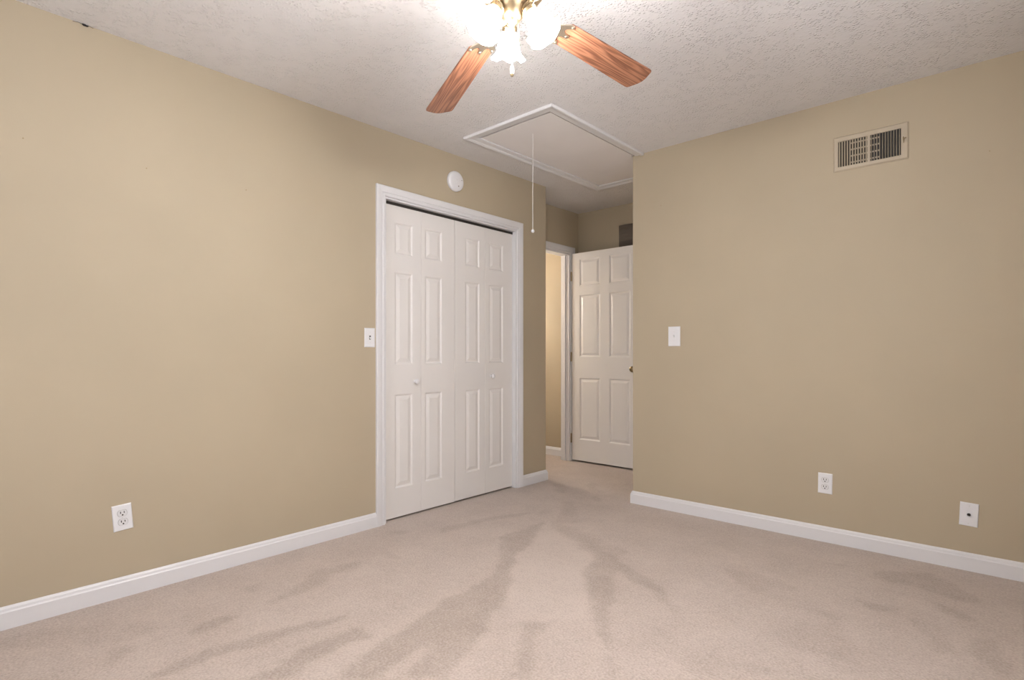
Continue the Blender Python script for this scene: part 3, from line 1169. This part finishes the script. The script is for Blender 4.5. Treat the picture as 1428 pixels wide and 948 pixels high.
# blades: pile of (azimuth, droop per metre)
A0 = 2.753
blade_bm_R = 0.703
outline = [(0.232, -0.040), (0.240, -0.0475), (0.45, -0.0535), (0.690, -0.060), (0.702, -0.058), (0.708, -0.050), (0.722, -0.018), (0.725, 0.0),
           (0.722, 0.018), (0.708, 0.050), (0.702, 0.058), (0.690, 0.060), (0.45, 0.0535), (0.240, 0.0475), (0.232, 0.040)]
iron_out = [(0.060, -0.016), (0.120, -0.011), (0.175, -0.014), (0.205, -0.030), (0.228, -0.046), (0.247, -0.048), (0.254, -0.041), (0.248, -0.034),
            (0.234, -0.029), (0.228, -0.016), (0.240, -0.009), (0.262, -0.008), (0.267, 0.0), (0.262, 0.008), (0.240, 0.009), (0.228, 0.016),
            (0.234, 0.029), (0.248, 0.034), (0.254, 0.041), (0.247, 0.048), (0.228, 0.046), (0.205, 0.030), (0.175, 0.014), (0.120, 0.011), (0.060, 0.016)]
bm0 = bmesh.new()
prism(bm0, outline, 0.0, 0.006, bev=0.0012)
bm1 = bmesh.new()
prism(bm1, iron_out, -0.0042, -0.0004)
for (x, y) in ((0.244, -0.041), (0.244, 0.041), (0.255, 0.0)):
    lathe(bm1, [(0.0045, 0), (0.004, -0.002), (0, -0.0028)], 12, Matrix.Translation((x, y, -0.0042)))
droops = [0.066, -0.016, 0.0, -0.01, -0.055]
blade0 = iron0 = None
for k in range(5):
    a = A0 - k * math.radians(72)
    mt = Matrix.Translation((0, 0, fz(FZ + (0.004 if k else 0.0)))) @ Matrix.Rotation(a, 4, 'Z') @ Matrix.Rotation(droops[k], 4, 'Y') @ Matrix.Rotation(-0.19, 4, 'X')
    if k == 0:
        blade0 = obj('blade', bm0, 'wood', fan)
        iron0 = obj('blade_iron', bm1, 'brass', blade0)
        b = blade0
    else:
        b = blade0.copy()
        COL.objects.link(b)
        b.parent = fan
        i2 = iron0.copy()
        COL.objects.link(i2)
        i2.parent = b
    b.matrix_local = mt

# three shades on curved arms
vd = math.atan2(math.cos(YAW), -math.sin(YAW))      # azimuth of the camera's view


def ruffled(i, a, r, z):
    if i < 5 or i > 12:
        return r, z
    s = (min(i, 9) - 4) / 5.0
    if i > 9:
        s = (13 - i) / 4.0
    return r * (1 + 0.07 * s * math.cos(7 * a)), z + 0.0045 * s * math.cos(7 * a)


SP = [(0.020, 0.0), (0.021, -0.010), (0.025, -0.022), (0.030, -0.036), (0.034, -0.050), (0.036, -0.062), (0.038, -0.072), (0.043, -0.081), (0.050, -0.089), (0.054, -0.094),
      (0.052, -0.0935), (0.042, -0.083), (0.035, -0.072), (0.031, -0.050), (0.024, -0.028), (0.018, -0.010), (0.017, 0.0)]
for k, th in enumerate((-7, 113, -127)):
    a = vd - math.radians(th)
    tl = math.radians(32)
    c, s = math.cos(a), math.sin(a)
    fit = Vector((0.057 * c, 0.057 * s, fz(2.090)))
    bm = bmesh.new()
    pts = []
    for q in range(9):
        u = q / 8
        r = 0.030 + 0.040 * math.sin(u * PI * 0.62)
        z = 2.100 + 0.022 * math.sin(u * PI * 0.9)
        if u == 1:
            r, z = 0.054, 2.096
        pts.append((r * c, r * s, fz(z)))
    tube(bm, pts, 0.0055, 12)
    arm = obj('light_arm', bm, 'hub', fan, True)
    mt = Matrix.Translation(fit) @ Matrix.Rotation(a, 4, 'Z') @ Matrix.Rotation(-tl, 4, 'Y')
    bm = bmesh.new()
    lathe(bm, [(0, 0.012), (0.010, 0.012), (0.013, 0.006), (0.022, 0.002), (0.0245, -0.002), (0.0235, -0.005), (0.0245, -0.008), (0.0235, -0.011),
               (0.0245, -0.014), (0.0225, -0.016), (0.0215, -0.014), (0.0215, 0.0), (0, 0.002)], 32, mt)
    ft = obj('shade_fitter', bm, 'hub', arm, True)
    bm = bmesh.new()
    lathe(bm, SP, 56, mt, ruffled)
    sh = obj('lamp_shade', bm, 'shade', fan, True)
    sh['label'] = 'lit frosted glass tulip shade with ruffled rim'
    bm = bmesh.new()
    lathe(bm, [(0, -0.004), (0.011, -0.006), (0.012, -0.020), (0.018, -0.036), (0.0205, -0.048), (0.017, -0.060), (0.009, -0.067), (0, -0.069)], 24, mt)
    obj('light_bulb', bm, 'bulb', sh, True)

bm = bmesh.new()
cxy = (0.004, -0.004)
tube(bm, [(*cxy, fz(2.060)), (*cxy, fz(1.930))], 0.0011, 8)
ch = obj('pull_chain', bm, 'brass', fan, True)
bm = bmesh.new()
lathe(bm, [(0, 1.934), (0.003, 1.933), (0.0058, 1.926), (0.0062, 1.912), (0.0055, 1.908), (0, 1.908)], 16, Matrix.Translation((*cxy, -ctop)))
o = obj('chain_pendant', bm, 'plastic', ch, True)
o['label'] = 'white pendant end of the pull chain'
bm = bmesh.new()
lathe(bm, [(0.0055, 1.908), (0.006, 1.904), (0.004, 1.900), (0, 1.899)], 16, Matrix.Translation((*cxy, -ctop)))
obj('pendant_tip', bm, 'bronze', ch, True)
bm = bmesh.new()
tube(bm, [(0.016, 0.012, fz(2.068)), (0.017, 0.012, fz(1.975))], 0.0011, 8)
lathe(bm, [(0, 0.004), (0.0028, 0.002), (0.003, -0.004), (0, -0.006)], 12, Matrix.Translation((0.017, 0.012, fz(1.975))))
obj('pull_chain', bm, 'bronze', fan, True)

# ------------------------------------------------------------------ unseen hall lamp, added to brighten the entry recess
hall = empty('hall_fill_lamp', (-4.4, 3.92, 1.60), -PI / 2)
tag(hall, 'unseen white shaded lamp added in the hall to fill the entry recess with light', 'wall lamp')
bm = bmesh.new()
rbox(bm, -0.05, 0.05, 0.0006, 0.018, -0.08, 0.08, 0.003)
tube(bm, [(0, 0.015, -0.04), (0, 0.07, -0.06), (0, 0.11, -0.05), (0, 0.115, -0.02)], 0.006, 10)
obj('fill_lamp_bracket', bm, 'brass', hall, True)
bm = bmesh.new()
lathe(bm, [(0.075, -0.02), (0.060, 0.14), (0.058, 0.14), (0.073, -0.02), (0.075, -0.02)], 32, Matrix.Translation((0, 0.115, 0)))
M['drum'] = mat('fill_drum_shade', (0.8, 0.76, 0.68), 0.8)
M['drum'].node_tree.nodes['Principled BSDF'].inputs['Emission Color'].default_value = (1.0, 0.93, 0.86, 1)
M['drum'].node_tree.nodes['Principled BSDF'].inputs['Emission Strength'].default_value = HALL_FILL_EMIT
obj('lamp_shade', bm, 'drum', hall, True)  # glowing shade of the added hall lamp
